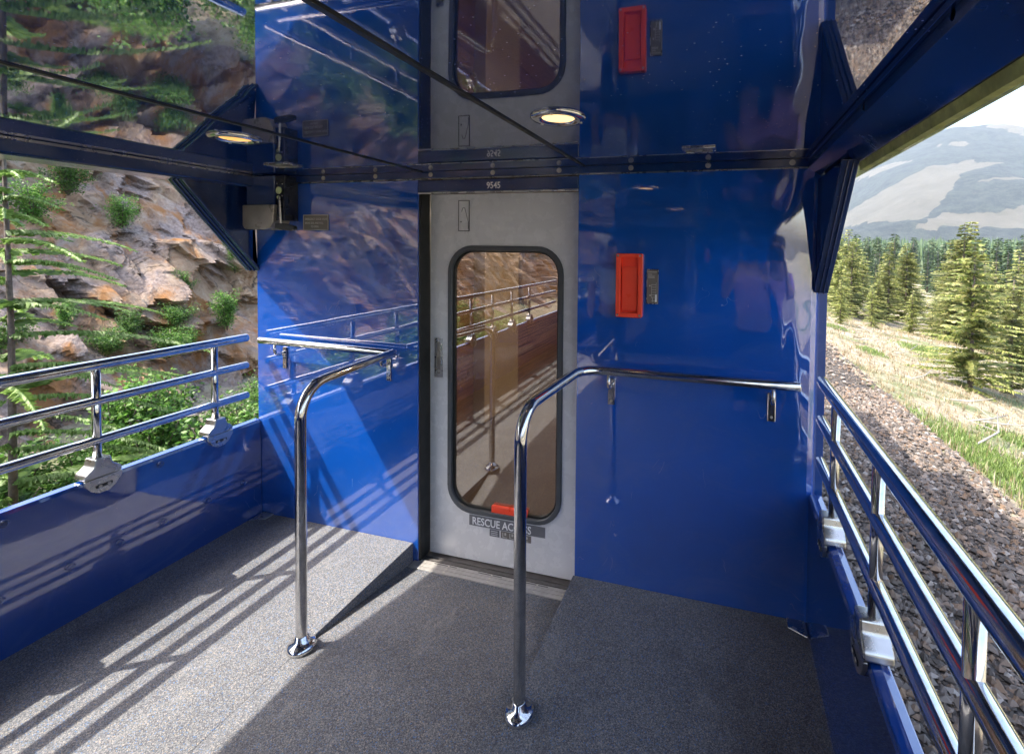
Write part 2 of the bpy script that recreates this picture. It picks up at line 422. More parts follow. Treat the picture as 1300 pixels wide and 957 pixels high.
def text(name, s, size, loc, m, parent=None, rot=(PI/2, 0, 0), depth=.0006, align='LEFT', sx=1):
    cu = bpy.data.curves.new(name, 'FONT'); cu.body = s; cu.size = size; cu.extrude = depth; cu.offset = size*.012; cu.align_x = align; cu.align_y = 'BOTTOM_BASELINE'
    cu.resolution_u = 3
    t = bpy.data.objects.new(name, cu); COL.objects.link(t)
    dg = bpy.context.evaluated_depsgraph_get()
    me = bpy.data.meshes.new_from_object(t.evaluated_get(dg))
    bpy.data.objects.remove(t, do_unlink=True)
    me.materials.clear(); me.materials.append(M[m]); me.name = name
    og = ORG.get(parent.name, Vector((0, 0, 0))) if parent else Vector((0, 0, 0))
    from mathutils import Euler
    mt = Matrix.Translation(Vector(loc)-og) @ Euler(rot).to_matrix().to_4x4() @ Matrix.Diagonal((sx, 1, 1, 1))
    me.transform(mt)
    o = bpy.data.objects.new(name, me); COL.objects.link(o)
    if parent: o.parent = parent
    ORG[o.name] = og
    return o

# ------------------------------------------------------------------ ground, hills
YB = -5.2     # rear end of the open platform
def hz(x, y):
    """ground height"""
    if x >= 0:
        xs = [0, 2.2, 4.3, 4.8, 8, 15, 30, 60, 110, 260, 600]
        zs = [-1.3, -1.3, -1.32, -1.5, -2.3, -3.9, -6.6, -10.0, -12, -12, -10]
    else:
        xs = [-600, -60, -20, -5.6, -4.6, -3.0, 0]
        zs = [7, 5.6, 4.2, -.95, -1.25, -1.3, -1.3]
    z = float(np.interp(x, xs, zs))
    if x > 5 or x < -5.6:
        a = min(1, (abs(x)-5)/6)
        z += a*.55*noise.noise(Vector((x*.12, y*.12, 3)))+a*.12*noise.noise(Vector((x*.8, y*.8, 7)))
    return z
def grid_mesh(name, xs, ys, m, kind='structure', f=hz):
    vs = [(x, y, f(x, y)) for y in ys for x in xs]
    n = len(xs)
    fs = [(j*n+i, j*n+i+1, (j+1)*n+i+1, (j+1)*n+i) for j in range(len(ys)-1) for i in range(n-1)]
    me = bpy.data.meshes.new(name); me.from_pydata(vs, [], fs); me.polygons.foreach_set('use_smooth', [True]*len(fs)); me.update()
    me.materials.append(M[m])
    o = bpy.data.objects.new(name, me); COL.objects.link(o); o['kind'] = kind
    return o
def spaced(a, b, n, p=2.2):
    return [math.copysign(abs(t)**p, t)*(b if t > 0 else -a) for t in np.linspace(-1, 1, n)]
grid_mesh('ground', sorted(set(spaced(-600, 600, 170, 2.4)+[2.2, 4.3, 4.8, -4.6, -5.6])), spaced(-500, 620, 190, 2.2), 'earth')
g = grid_mesh('track_bed', np.linspace(-4.3, 4.42, 30), spaced(-60, 200, 80, 2), 'ballast', f=lambda x, y: hz(x, y)+.012)

def stones():
    rnd = np.random.RandomState(4)
    base = np.array([(1, 0, 0), (-1, 0, 0), (0, 1, 0), (0, -1, 0), (0, 0, 1), (0, 0, -1)], float)
    tri = [(0, 2, 4), (2, 1, 4), (1, 3, 4), (3, 0, 4), (2, 0, 5), (1, 2, 5), (3, 1, 5), (0, 3, 5)]
    V = []; Fc = []
    N = 34000
    for i in range(N):
        if i < 26000: x = rnd.uniform(1.75, 4.5); y = rnd.uniform(-1.0, 9)
        else: x = rnd.uniform(1.75, 4.5); y = rnd.uniform(9, 26) if i % 3 else rnd.uniform(-5, -1)
        edge = max(0, (x-4.2)/.3)
        if rnd.rand() < edge*.6: continue
        s = .014+.030*rnd.rand()**2.0*(1.35 if y > 9 else 1)
        p = base*s*rnd.uniform(.6, 1.3, (6, 1))*np.array([1.2, 1.0, .8])
        p += rnd.uniform(-.3, .3, (6, 3))*s
        a = rnd.uniform(0, 6.28); ca, sa = math.cos(a), math.sin(a)
        p = p @ np.array([[ca, sa, 0], [-sa, ca, 0], [0, 0, 1]])
        p += (x, y, hz(x, y)+.012+s*rnd.uniform(.2, .7))
        o = len(V)*0+len(V); V += p.tolist(); Fc += [(a_+o, b_+o, c_+o) for a_, b_, c_ in tri]
    me = bpy.data.meshes.new('ballast'); me.from_pydata(V, [], Fc); me.update(); me.materials.append(M['stone'])
    o = bpy.data.objects.new('ballast', me); COL.objects.link(o)
    tag(o, 'brown and grey crushed stone ballast beside the right railing', 'ballast', kind='stuff')
stones()

# hills across the valley, polar grid; a peak with clear-cut patches
def inpoly(px_, py_, poly):
    c = False; j = len(poly)-1
    for i in range(len(poly)):
        if (poly[i][1] > py_) != (poly[j][1] > py_) and px_ < (poly[j][0]-poly[i][0])*(py_-poly[i][1])/(poly[j][1]-poly[i][1])+poly[i][0]: c = not c
        j = i
    return c
# clearings in (bearing deg, height m) on the hillside
CLR = [[(11, 70), (15.5, 150), (19.5, 215), (22.5, 235), (25.5, 225), (22.5, 190), (21.5, 120), (19.5, 62), (11, 58)],
       [(18.8, 45), (21.5, 80), (24, 68), (30, 100), (36, 95), (36, 45)],
       [(24, 420), (26, 428), (31, 400), (31, 330), (27.5, 345)],
       [(28, 250), (33, 270), (37, 240), (31, 225)], [(12, 240), (14.5, 262), (17.5, 285), (18.5, 270), (15, 235)], [(23.5, 150), (26, 163), (30, 172), (34, 160), (30, 152)], [(20, 330), (22.5, 340), (23, 325)], [(40, 120), (48, 200), (52, 120)], [(-10, 80), (-2, 160), (4, 90)]]
def hills():
    azs = np.linspace(-38, 75, 240); ts = np.linspace(0, 1, 90)
    V = []; att = []
    crest_az = [-40, -10, 5, 10, 12, 14.5, 17, 19.5, 21.5, 24, 27, 30, 35, 45, 60, 76]
    crest_el = [4, 4.5, 5, 6.2, 7.0, 8.6, 10.0, 11.2, 11.7, 11.8, 11.4, 10.8, 9, 7, 6, 5]
    for az in azs:
        ce = float(np.interp(az, crest_az, crest_el))
        for t in ts:
            D = 620+t*1750
            top = math.tan(R_(ce))*2100
            prof = float(np.interp(t, [0, .06, .2, .45, .8, .87, 1], [0, .02, .12, .42, .97, 1, .85]))
            x = D*math.sin(R_(az)); y = D*math.cos(R_(az))
            h = -12+prof*(top+12)+ (40*noise.noise(Vector((x*.0032, y*.0032, 1)))+14*noise.noise(Vector((x*.012, y*.012, 5))))*min(1, t*4)*(1-max(0, t-.7)*1.8)
            V.append((x, y, h))
            att.append(1.0 if any(inpoly(az, h, c) for c in CLR) else 0.0)
    n = len(ts)
    Fc = [(i*n+j, i*n+j+1, (i+1)*n+j+1, (i+1)*n+j) for i in range(len(azs)-1) for j in range(n-1)]
    me = bpy.data.meshes.new('hills'); me.from_pydata(V, [], Fc); me.polygons.foreach_set('use_smooth', [True]*len(Fc)); me.update()
    a = me.attributes.new('clearing', 'FLOAT', 'POINT'); a.data.foreach_set('value', att)
    me.materials.append(M['hill'])
    o = bpy.data.objects.new('hills', me); COL.objects.link(o); o['kind'] = 'structure'
hills()

# ------------------------------------------------------------------ rock cliff on the left
def cliff():
    rnd = np.random.RandomState(11)
    Y = np.concatenate([np.linspace(-42, -16.2, 90), np.linspace(-16, -4, 130), np.linspace(-3.95, 7.5, 340), np.linspace(7.6, 26, 110)])
    T = np.linspace(0, 1, 170)
    yy, tt = np.meshgrid(Y, T, indexing='ij')
    H = 5.6+.5*np.sin(yy*.35)+.3*np.sin(yy*.9+1)
    zz = -1.15+tt*(H+1.15)
    P = np.stack([yy.ravel(), zz.ravel()], 1)
    # warp
    wy = np.array([noise.noise(Vector((a*.7, b*.7, 0))) for a, b in P]); wz = np.array([noise.noise(Vector((a*.7, b*.7, 9))) for a, b in P])
    Q = P+np.stack([wy, wz], 1)*.35
    disp = np.zeros(len(P))
    for ncell, amp, tilt, asp in ((230, .20, .34, .5), (1300, .10, .5, .6), (3600, .045, .5, .8)):
        c = np.stack([rnd.uniform(-30, 27, ncell), rnd.uniform(-2, 7.5, ncell)], 1)
        off = rnd.uniform(-1, 1, ncell)*amp; tl = rnd.uniform(-1, 1, (ncell, 2))*tilt
        sc = np.array([1, asp])
        for s0 in range(0, len(P), 2000):
            q = Q[s0:s0+2000]
            d = ((q[:, 0:1]-c[None, :, 0])**2+((q[:, 1:2]-c[None, :, 1])*asp)**2)
            k = d.argmin(1)
            dl = q-c[k]
            disp[s0:s0+2000] += off[k]+np.clip((dl*tl[k]).sum(1), -amp*1.6, amp*1.6)
    fine = np.array([noise.fractal(Vector((a*5, b*5, 2)), 1, 2, 4) for a, b in P])*.022
    lean = (P[:, 1]+1.15)*.95
    X = -6.0-lean+disp+fine
    V = np.stack([X, P[:, 0], P[:, 1]], 1).tolist()
    n = len(T)
    Fc = [(i*n+j, (i+1)*n+j, (i+1)*n+j+1, i*n+j+1) for i in range(len(Y)-1) for j in range(n-1)]
    me = bpy.data.meshes.new('rock_cliff'); me.from_pydata(V, [], Fc); me.update(); me.materials.append(M['rock'])
    o = bpy.data.objects.new('rock_cliff', me); COL.objects.link(o)
    tag(o, kind='structure')
cliff()

# ------------------------------------------------------------------ plants
def mesh_from_quads(name, Q, m, parent=None, tri=False):
    """Q: array (n,4,3) of quads"""
    Q = np.asarray(Q); n, k = Q.shape[:2]
    me = bpy.data.meshes.new(name)
    me.vertices.add(n*k); me.vertices.foreach_set('co', Q.reshape(-1).astype(np.float32))
    me.loops.add(n*k); me.loops.foreach_set('vertex_index', np.arange(n*k, dtype=np.int32))
    me.polygons.add(n); me.polygons.foreach_set('loop_start', np.arange(0, n*k, k, dtype=np.int32)); me.polygons.foreach_set('loop_total', np.full(n, k, dtype=np.int32))
    me.update(calc_edges=True); me.validate()
    me.materials.append(M[m])
    o = bpy.data.objects.new(name, me); COL.objects.link(o)
    if parent: o.parent = parent
    return o
def leaf_quads(pos, size, rnd, up=.4, asp=.6, nrm=None):
    n = len(pos)
    d = rnd.normal(size=(n, 3)); d[:, 2] = d[:, 2]*.6+up*0; d /= np.linalg.norm(d, axis=1)[:, None]
    nn = rnd.normal(size=(n, 3))*.6; nn[:, 2] += 1
    b = np.cross(d, nn); b /= np.linalg.norm(b, axis=1)[:, None]
    s = size*rnd.uniform(.6, 1.3, (n, 1))
    a = pos; w = b*s*asp*.5; l = d*s
    return np.stack([a, a+l*.5+w, a+l, a+l*.5-w], 1)
def bush_proto(seed, w=.7, h=.9, n=3800, ls=.05, m='leaf'):
    rnd = np.random.RandomState(seed)
    root = thing('leafy_bush', (0, 0, 0))
    stems = MB(); pos = []
    for i in range(16):
        a = rnd.uniform(0, 6.28); r = w*rnd.uniform(.15, 1)*.75; hh = h*rnd.uniform(.55, 1.08)
        tip = np.array([r*math.cos(a), r*math.sin(a), hh]); mid = tip*.5+np.array([0, 0, .12*h])
        stems.tube([(0, 0, 0), tuple(mid), tuple(tip)], .01, 5, False, [.014, .009, .004])
        for t in rnd.uniform(.15, 1.02, n//16):
            q = mid*(2*t) if t < .5 else mid+(tip-mid)*(2*t-1)
            pos.append(q+rnd.normal(size=3)*np.array([.13, .13, .10])*w*(1.15-.4*t))
    stems.build('stem', 'bark', root)
    mesh_from_quads('foliage', leaf_quads(np.array(pos), ls, rnd), m, root)
    return root
def conifer_proto(seed, h=5, r=1.3, whorls=34, dens=1.0, m='needle', name='spruce_tree', droop=.35, low=.06, q=.16, gap=.15, tw=1):
    rnd = np.random.RandomState(seed)
    root = thing(name, (0, 0, 0))
    tk = MB().tube([(0, 0, -.4), (.02, .01, h*.5), (0, 0, h*.97)], .05, 8, False, [(h*.017+.01)*tw, h*.011*tw, .008])
    tk.build('trunk', 'bark', root)
    Q = []
    for i in range(whorls):
        t = i/(whorls-1); z = h*(low+(1-low)*t**.92)
        R = r*(1-t)**.8*rnd.uniform(.7, 1.12)+.05*r
        nb = int(rnd.randint(5, 8)*(1 if t < .85 else .7))
        for k in range(nb):
            if rnd.rand() < gap: continue
            a = rnd.uniform(0, 6.28); L = R*rnd.uniform(.5, 1.25); z = h*(low+(1-low)*t**.92)+rnd.uniform(-.75, .75)*h/whorls*(1-t)
            dr = np.array([math.cos(a), math.sin(a), 0]); sd = np.array([-dr[1], dr[0], 0])
            ns = max(3, int(dens*L/q*2.4))
            for j in range(ns):
                u = (j+rnd.uniform(0, 1))/ns
                c = dr*L*u+np.array([0, 0, z-droop*L*u*u+.1*L*u])
                for s_ in (-1, 1):
                    wl = q*(1.25-u*.7)*rnd.uniform(.6, 1.4)
                    e = c+sd*s_*wl*.9+dr*wl*.8+np.array([0, 0, rnd.uniform(-.5, .12)*wl])
                    b = c+dr*wl*.35+np.array([0, 0, rnd.uniform(.0, .15)*wl])
                    d2 = c-dr*wl*.2
                    Q.append([c+np.array([0, 0, .02]), b, e, d2*.4+e*.6-np.array([0, 0, .25*wl])])
    mesh_from_quads('foliage', np.array(Q), m, root)
    return root
def place(o, x, y, s, rz, z=None, sx=None, **tags):
    o.location = (x, y, hz(x, y) if z is None else z); o.rotation_euler = (0, 0, rz)
    o.scale = (s, s, s) if sx is None else (s*sx, s*sx, s)
    tag(o, **tags)
rng = random.Random(5)

protos = [bush_proto(1), bush_proto(2, .55, 1.1), bush_proto(3, .8, .7, 4000)]
used = [False]*3
def put_bush(k, x, y, s, label, group, z=None):
    global protos
    o = protos[k] if not used[k] else copy_tree(protos[k])
    used[k] = True
    place(o, x, y, s, rng.uniform(0, 6.28), z, label=label, cat='bush', group=group)
    return o
GB = 'leafy bushes along the foot of the cliff'
LB = 'green leafy bush at the foot of the rock cliff beyond the left railing'
for i in range(120):
    y = -9+i*.17+rng.uniform(-.15, .15)
    big = (y < 1.6) 
    dens_x = rng.uniform(-5.7, -3.9)
    put_bush(rng.randrange(3), dens_x, y, rng.uniform(.75, 1.2)*(1.0 if y < 2.2 else .85), LB, GB)
GL = 'small green plants growing on ledges of the cliff'
LL = 'small green plant growing on a ledge of the rock cliff'
def cliffx(y, z): return -6.0-(z+1.15)*.95
for (y, z, s) in [(3.1, .35, .5), (3.5, .75, .42), (2.9, .0, .6), (2.2, .15, .5), (1.9, .5, .35), (2.5, .3, .4), (3.8, .2, .6), (1.3, .35, .5), (1.0, 2.4, .4), (.6, 2.1, .35), (4.6, 1.1, .5), (-1, 1.2, .6), (-2.3, 2, .6), (-3.4, .9, .7), (-5, 1.5, .7),
                  (3.3, 4.6, .8), (2.2, 5.1, .8), (1, 5.2, .9), (4.8, 4.8, .9), (-.5, 5.2, .9), (-2.2, 5.0, .9), (6, 5, .9)]+[(-6+k*.62, 4.6+(k % 3)*.45, 1.3+.2*(k % 2)) for k in range(22)]+[(1.2+k*.21, 1.9+.5*((k*7) % 5), .45+.1*(k % 3)) for k in range(12)]:
    put_bush(rng.randrange(3), cliffx(y, z)+.25, y, s, LL, GL, z=z)

con = conifer_proto(21, 4.4, 1.5, 24, 2.2, 'leafneedle', 'young_conifer', .3, .1, .05, .35, .4)
place(con, -4.35, .10, 1.0, .6, label='young green conifer with flat boughs in front of the cliff at the left edge', cat='tree')
for (x, y, s, lab) in [(-7.6, -3.4, 1.0, 'green conifer on the cliff slope behind the camera side'),]:
    c = copy_tree(con); place(c, x, y, s, 2, z=2.2, label=lab, cat='tree')

# trees on the right slope
ny = [conifer_proto(31, 5, 1.8, 38, 1.6, 'needle_y', 'young_spruce', .1, .02, .14, .08), conifer_proto(32, 5, 1.5, 32, 1.5, 'needle_y', 'young_spruce', .25, .03, .14, .12)]
gt = 'yellow green young spruces on the dry slope'
def put_y(k, x, y, s, label, group=None, first=[True, True], sx=None):
    o = ny[k] if first[k] else copy_tree(ny[k]); first[k] = False
    place(o, x, y, s, rng.uniform(0, 6.28), sx=sx, label=label, cat='tree', group=group)
put_y(0, 8.3, 14.4, .9, 'bushy yellow green spruce nearest the railing on the dry slope')
put_y(1, 10.2, 16.2, .8, 'smaller yellow green spruce standing just behind the nearest bushy one')
put_y(1, 9.4, 34, 1.15, 'yellow green young spruce among dry twigs on the dry slope', gt)
for (x, y, s) in [(8.2, 31, 1.1), (11, 33, .95), (7.6, 37, 1.35), (12.5, 36, 1.2), (10.2, 39, 1.3), (9.3, 28, .8), (14, 42, 1.3), (12, 30, .7), (8.8, 44, 1.5), (14.6, 30, .9), (17.5, 30.5, 1.1), (19, 36, 1.2), (16, 26, .9), (13.2, 19.5, .8), (21, 44, 1.4), (6.9, 24.5, .7), (11.8, 48, 1.6), (7.5, 52, 1.6), (26, 50, 1.5)]+[(rng.uniform(7, 32), rng.uniform(28, 66), rng.uniform(.8, 1.7)) for _ in range(62)]:
    if 19 < math.degrees(math.atan2(x-1, y+2.2)) < 21: continue
    put_y(rng.randrange(2), x, y, s*rng.uniform(.6, .95), 'yellow green young spruce among dry twigs on the dry slope', gt)

fp = [conifer_proto(41+k, 17, 2.6, 34, 1.0, 'needle_far', 'forest_spruce', .35, .05, .62, .06) for k in range(3)]
ff = [True]*3
gf = 'tall dark spruces of the valley forest'
for i in range(290):
    D = 72+i*.62+rng.uniform(-4, 4); az = rng.uniform(7, 42)
    if i % 5 == 0: az = rng.uniform(42, 60)
    x, y = D*math.sin(R_(az)), D*math.cos(R_(az))
    if 18.8 < az < 20.2 and D < 130: continue
    k = rng.randrange(3); o = fp[k] if ff[k] else copy_tree(fp[k]); ff[k] = False
    place(o, x, y, (1.65-hz(x, y)+D*.026+rng.uniform(-4, .8))/17, rng.uniform(0, 6.28), sx=rng.uniform(.85, 1.15), label='tall dark green spruce standing in the valley forest', cat='tree', group=gf)
# far-off forest: one mass
def far_forest():
    rnd = np.random.RandomState(8); Q = []
    for i in range(3600):
        D = 235+420*rnd.rand()**1.2; az = rnd.uniform(-5, 62)
        x, y = D*math.sin(R_(az)), D*math.cos(R_(az)); z = hz(x, y); h = 1.65-z+D*.026*rnd.uniform(.7, 1.02)+rnd.uniform(-3, .5); r = h*.14
        nl = 6
        for l in range(nl):
            z0 = z+h*(.1+.8*l/nl); z1 = z0+h*.27; rr = r*(1-l/nl)*rnd.uniform(.8, 1.2)+.3
            k = 5; a0 = rnd.uniform(0, 6.28)
            for s in range(k):
                a = a0+6.28*s/k; b = a+6.28/k*rnd.uniform(.6, 1.0)
                Q.append([(x+rr*math.cos(a), y+rr*math.sin(a), z0-rnd.uniform(0, .6)), (x+rr*math.cos(b), y+rr*math.sin(b), z0-rnd.uniform(0, .6)), (x, y, z1)])
    o = mesh_from_quads('forest', np.array(Q), 'needle_far'); tag(o, 'far mass of dark conifers covering the valley floor below the hill', 'forest', kind='stuff')
far_forest()

# dry grass and green patches on the slope
def blades(name, n, region, m, hh, wd, label, cat):
    rnd = np.random.RandomState(len(name)*7+n); Q = []
    while len(Q) < n:
        x, y = region(rnd)
        z = hz(x, y)
        for k in range(5):
            a = rnd.uniform(0, 6.28); l = hh*rnd.uniform(.4, 1.2); t = rnd.uniform(0, .9)
            dx, dy = math.cos(a), math.sin(a); px_, py_ = x+rnd.uniform(-.1, .1), y+rnd.uniform(-.1, .1)
            w = wd*(1+y*.03)
            Q.append([(px_-dy*w, py_+dx*w, z-.02), (px_+dy*w, py_-dx*w, z-.02), (px_+dx*l*t, py_+dy*l*t, z+l*(1-t*.5))])
    o = mesh_from_quads(name, np.array(Q), m); tag(o, label, cat, kind='stuff')
def reg_dry(rnd):
    y = -3+ 43*rnd.rand()**1.1; x = 4.45+rnd.rand()**1.2*(6+y*.5); return x, y
blades('dry_grass', 42000, reg_dry, 'straw', .17, .008, 'straw coloured dry grass covering the slope right of the ballast', 'grass')
GP = [(5.0, 6.6, .6, 1.3), (5.6, 5.0, .8, 1.5), (5.15, 3.6, .5, 1.2), (6.0, 16, .3, .5), (5.9, 21, .4, .6), (9, 20, .8, 1), (6.6, 8.6, .5, .5)]
def reg_green(rnd):
    c = GP[rnd.choice(len(GP), p=[.22, .3, .2, .05, .08, .1, .05])]; return max(4.6, c[0]+rnd.normal()*c[2]*.6), c[1]+rnd.normal()*c[3]*.6
blades('green_weeds', 26000, reg_green, 'grass', .11, .010, 'patches of bright green weeds on the edge of the ballast', 'weeds')
# bleached sticks and dead branches on the slope
for i in range(26):
    x = rng.uniform(5.2, 10); y = rng.uniform(7, 26); a = rng.uniform(0, 6.28); l = rng.uniform(.5, 1.6)
    z = hz(x, y)
    mb = MB().tube([(x, y, z+.03), (x+l*.5*math.cos(a), y+l*.5*math.sin(a), z+.10), (x+l*math.cos(a+.2), y+l*math.sin(a+.2), z+.12+rng.uniform(0, .2))], .02, 6, False, [.022, .016, .008])
    mb.tube([(x+l*.5*math.cos(a), y+l*.5*math.sin(a), z+.10), (x+l*.7*math.cos(a+.8), y+l*.7*math.sin(a+.8), z+.22)], .01, 5, False, [.011, .005])
    tag(mb.build('dead_branch', 'deadwood'), 'bleached dead branch lying in the dry grass on the right slope', 'branch', 'dead branches lying on the slope')
# gravel road and river glimpse in the valley
def strip(name, pts, w, m, dz):
    vs = []
    for (x, y) in pts: vs.append((x, y))
    V = []; 
    for i, (x, y) in enumerate(vs):
        a = Vector(vs[min(i+1, len(vs)-1)])-Vector(vs[max(i-1, 0)]); nrm = Vector((a.y, -a.x)).normalized()
        for k in range(7):
            q = Vector((x, y))+nrm*w*(k/6-.5); V.append((q.x, q.y, hz(q.x, q.y)+dz))
    Fc = [(i*7+k, i*7+k+1, (i+1)*7+k+1, (i+1)*7+k) for i in range(len(vs)-1) for k in range(6)]
    me = bpy.data.meshes.new(name); me.from_pydata(V, [], Fc); me.update(); me.materials.append(M[m])
    o = bpy.data.objects.new(name, me); COL.objects.link(o); o['kind'] = 'structure'
strip('gravel_road', [(22+.00*k, 24+k*1.5) for k in range(8)]+[(23+k*.9, 36+k*1.5) for k in range(16)], 6, 'gravel', .12)
strip('river', [(26+.0*k+k*.36, 70+k*2) for k in range(55)], 6, 'gravel', .25)

# ------------------------------------------------------------------ the open platform of the carriage
XL, XR, HC = -1.70, 1.43, 2.055
DX0, DX1 = -.568, .345
# floor
fl = thing('floor', (0, -2, 0), kind='structure')
b = MB()
b.box(XL+.02, -.60, YB, -.001, -.16, 0.0)
b.build('side_platform', 'floor', fl, .0025, 2)
MB().box(.338, XR-.001, YB, -.001, -.16, 0.0).build('side_platform', 'floor', fl, .0025, 2)
MB().prism([(YB, -.16), (YB, -.0006), (-.78, -.0006), (-.69, -.010), (-.055, -.104), (-.055, -.16)], 0, -.5995, .3375).build('ramp', 'floor', fl)
MB().box(-1.72, 1.46, YB, .0, -.4, -.165).build('underframe', 'dark', fl)

# end wall
ew = thing('end_wall', (0, 0, 0), 'glossy royal blue steel end wall on both sides of the grey door', 'wall')
MB().box(-1.705, DX0, .0, .10, -.16, 2.012).build('wall_panel', 'blue', ew, .004)
# right panel with a folded outer edge
MB().prism([(.345, 0), (1.415, 0), (1.437, .006), (1.4445, .016), (1.4445, .12), (.345, .10)], 2, -.16, 2.012).build('wall_panel', 'blue', ew)
MB().prism([(1.445, .016), (1.452, .020), (1.483, .022), (1.483, .12), (1.445, .12)], 2, -.16, 2.011).build('edge_post', 'edge', ew)
hd = MB().box(DX0, .343, -.006, .084, 1.945, 2.008).build('header', 'navy', ew, .004, 3)
MB().box(DX0+.002, .341, -.009, .0, 1.935, 1.943).build('header_lip', 'steel', ew, .002)
text('lettering', '9545', .047, (-.155, -.0075, 1.957), 'white', hd, sx=.85)
MB().box(DX0-.002, DX0+.012, .004, .088, -.10, 1.945).build('door_seal', 'black', ew, .003)
MB().box(XL, XR+.04, -.004, .10, 2.013, 2.0165).build('trim_line', 'steel', ew)
st = MB().box(XL+.02, XR+.02, -.012, .1, 2.018, 2.0545).build('ceiling_angle', 'navy', ew, .002)
for x in (-1.191, -.836, -.484, -.117, .245, .607, .965, 1.323):
    MB().cyl((x, -.012, 2.037), (0, -1, 0), .0085, .007, 14).cyl((x, -.012, 2.037), (0, -1, 0), .013, .002, 14).build('bolt', 'bolt', st)
# jamb faces of the doorway
MB().box(DX0-.03, DX0-.004, .1005, .20, -.16, 2.0).box(.347, .37, .1005, .2, -.16, 2.0).box(DX0-.03, .37, .125, .2, 1.95, 2.0).build('door_jamb', 'black', ew)

# door
dr = thing('sliding_door', (-.11, .09, -.1), 'warm grey sliding door with tall rounded window in the blue wall', 'door')
gx0, gx1, gz0, gz1 = -.435, .238, .172, 1.657
outer = rrect(DX0+.014, .3435, -.0975, 1.942, .002, 8)
inner = rrect(gx0, gx1, gz0, gz1, .145, 8)
MB().ring(outer, inner, 1, .09, .122).build('door_leaf', 'door', dr)
wf = MB().ring(rrect(gx0-.003, gx1+.003, gz0-.003, gz1+.003, .148), rrect(gx0+.024, gx1-.024, gz0+.024, gz1-.024, .122), 1, .078, .124)
wf.build('window_frame', 'rubber', dr, .006, 3)
MB().ring(rrect(gx0+.0245, gx1-.0245, gz0+.0245, gz1-.0245, .1215), rrect(gx0+.033, gx1-.033, gz0+.033, gz1-.033, .113), 1, .094, .12).build('window_gasket', 'black', dr)
MB().prism(rrect(gx0+.026, gx1-.026, gz0+.026, gz1-.026, .12), 1, .1045, .1085).build('window_glass', 'glass', dr)
hp = MB().ring(rrect(-.524, -.474, .915, 1.137, .004, 2), rrect(-.511, -.487, .935, 1.118, .01, 2), 1, .0855, .0895).build('pull_handle', 'steel', dr)
MB().box(-.511, -.487, .0885, .0898, .935, 1.118).build('recess', 'cover', hp)
MB().cyl((-.499, .089, .952), (0, -1, 0), .008, .004).build('screw', 'bolt', hp)
lp = MB().ring(rrect(-.377, -.309, 1.738, 1.908, .002, 2), rrect(-.3735, -.3125, 1.7415, 1.9045, .002, 2), 1, .0865, .0898)
lp.build('latch_cover', 'doorline', dr)
lk = MB().box(-.3733, -.3127, .0878, .0896, 1.7417, 1.9043).build('latch_plate', 'door', dr)
MB().tube(fillet([(-.356, .087, 1.845), (-.350, .087, 1.868), (-.337, .087, 1.866), (-.316, .087, 1.79), (-.316, .087, 1.75)], .008, 4), .0014, 6, False).build('latch_lever', 'doorline', lk)
MB().cyl((-.360, .088, 1.79), (0, -1, 0), .004, .002, 10).build('screw', 'doorline', lk)
rs = MB().box(-.302, .150, .0875, .0896, .102, .160).build('rescue_label', 'greyplate', dr)
text('lettering', 'RESCUE ACCESS', .059, (-.284, .0868, .110), 'white', rs, sx=.83)
r2 = MB().box(-.176, -.118, .0876, .0896, .060, .098).build('pictogram_label', 'greyplate', dr)
for k in range(3): MB().box(-.168, -.128, .0868, .0874, .068+k*.010, .0705+k*.010).build('stripe', 'white', r2)
r3 = MB().box(-.108, .07, .0876, .0896, .060, .098).build('pictogram_label', 'plaque', dr)
pm = MB()
for k in range(4):
    x = -.098+k*.042
    pm.box(x, x+.004, .0866, .0874, .065, .093).box(x+.004, x+.026, .0866, .0874, .065, .068).box(x+.012, x+.022, .0866, .0874, .078, .092)
pm.build('pictogram', 'greytxt', r3)
MB().box(-.165, .045, .084, .1035, .194, .232).build('red_release_bar', 'red', dr, .003)

# sill
sl_ = thing('door_sill', (-.11, 0, -.1), 'metal door sill with slotted pale treads and rivets below the grey door', 'sill')
MB().box(-.60, .343, .019, .12, -.16, -.108).build('track', 'sill', sl_)
MB().box(-.594, .343, .026, .040, -.110, -.100).box(-.594, .343, .054, .060, -.110, -.1).build('track_rib', 'sill', sl_)
for k, (a, c) in enumerate(((-.054, -.031), (-.028, -.006), (-.003, .018))):
    t = MB().box(-.594, .335, a, c, -.15, -.099).build('tread', 'alu', sl_, .0015)
    for x in (-.38, -.12, .14, .29): MB().cyl((x, (a+c)/2, -.099), 2, .006, .0022, 12, .004).build('rivet', 'bolt', t)
s_ = MB()
for x0, x1 in ((-.47, -.33), (-.2, -.06), (.06, .2)): s_.box(x0, x1, .006, .010, -.1, -.0985)
s_.build('slot', 'black', sl_)

# ceiling
ce = thing('ceiling', (0, -2, HC), kind='structure')
for x0, x1 in ((-1.605, -.549), (-.534, .366), (.381, 1.385)):
    MB().box(x0, x1, YB, -.0135, HC, HC+.03).build('ceiling_panel', 'ceil', ce, .0015)
MB().box(-1.605, 1.385, YB, .12, HC+.032, HC+.08).build('panel_backing', 'black', ce)
for x in (-.5415, .3735): MB().box(x-.0072, x+.0072, YB, -.014, HC-.0045, HC+.0315).build('seam_strip', 'black', ce)
MB().box(-1.95, 1.7, YB, 3.6, HC+.12, HC+.35).build('roof', 'dark', ce)

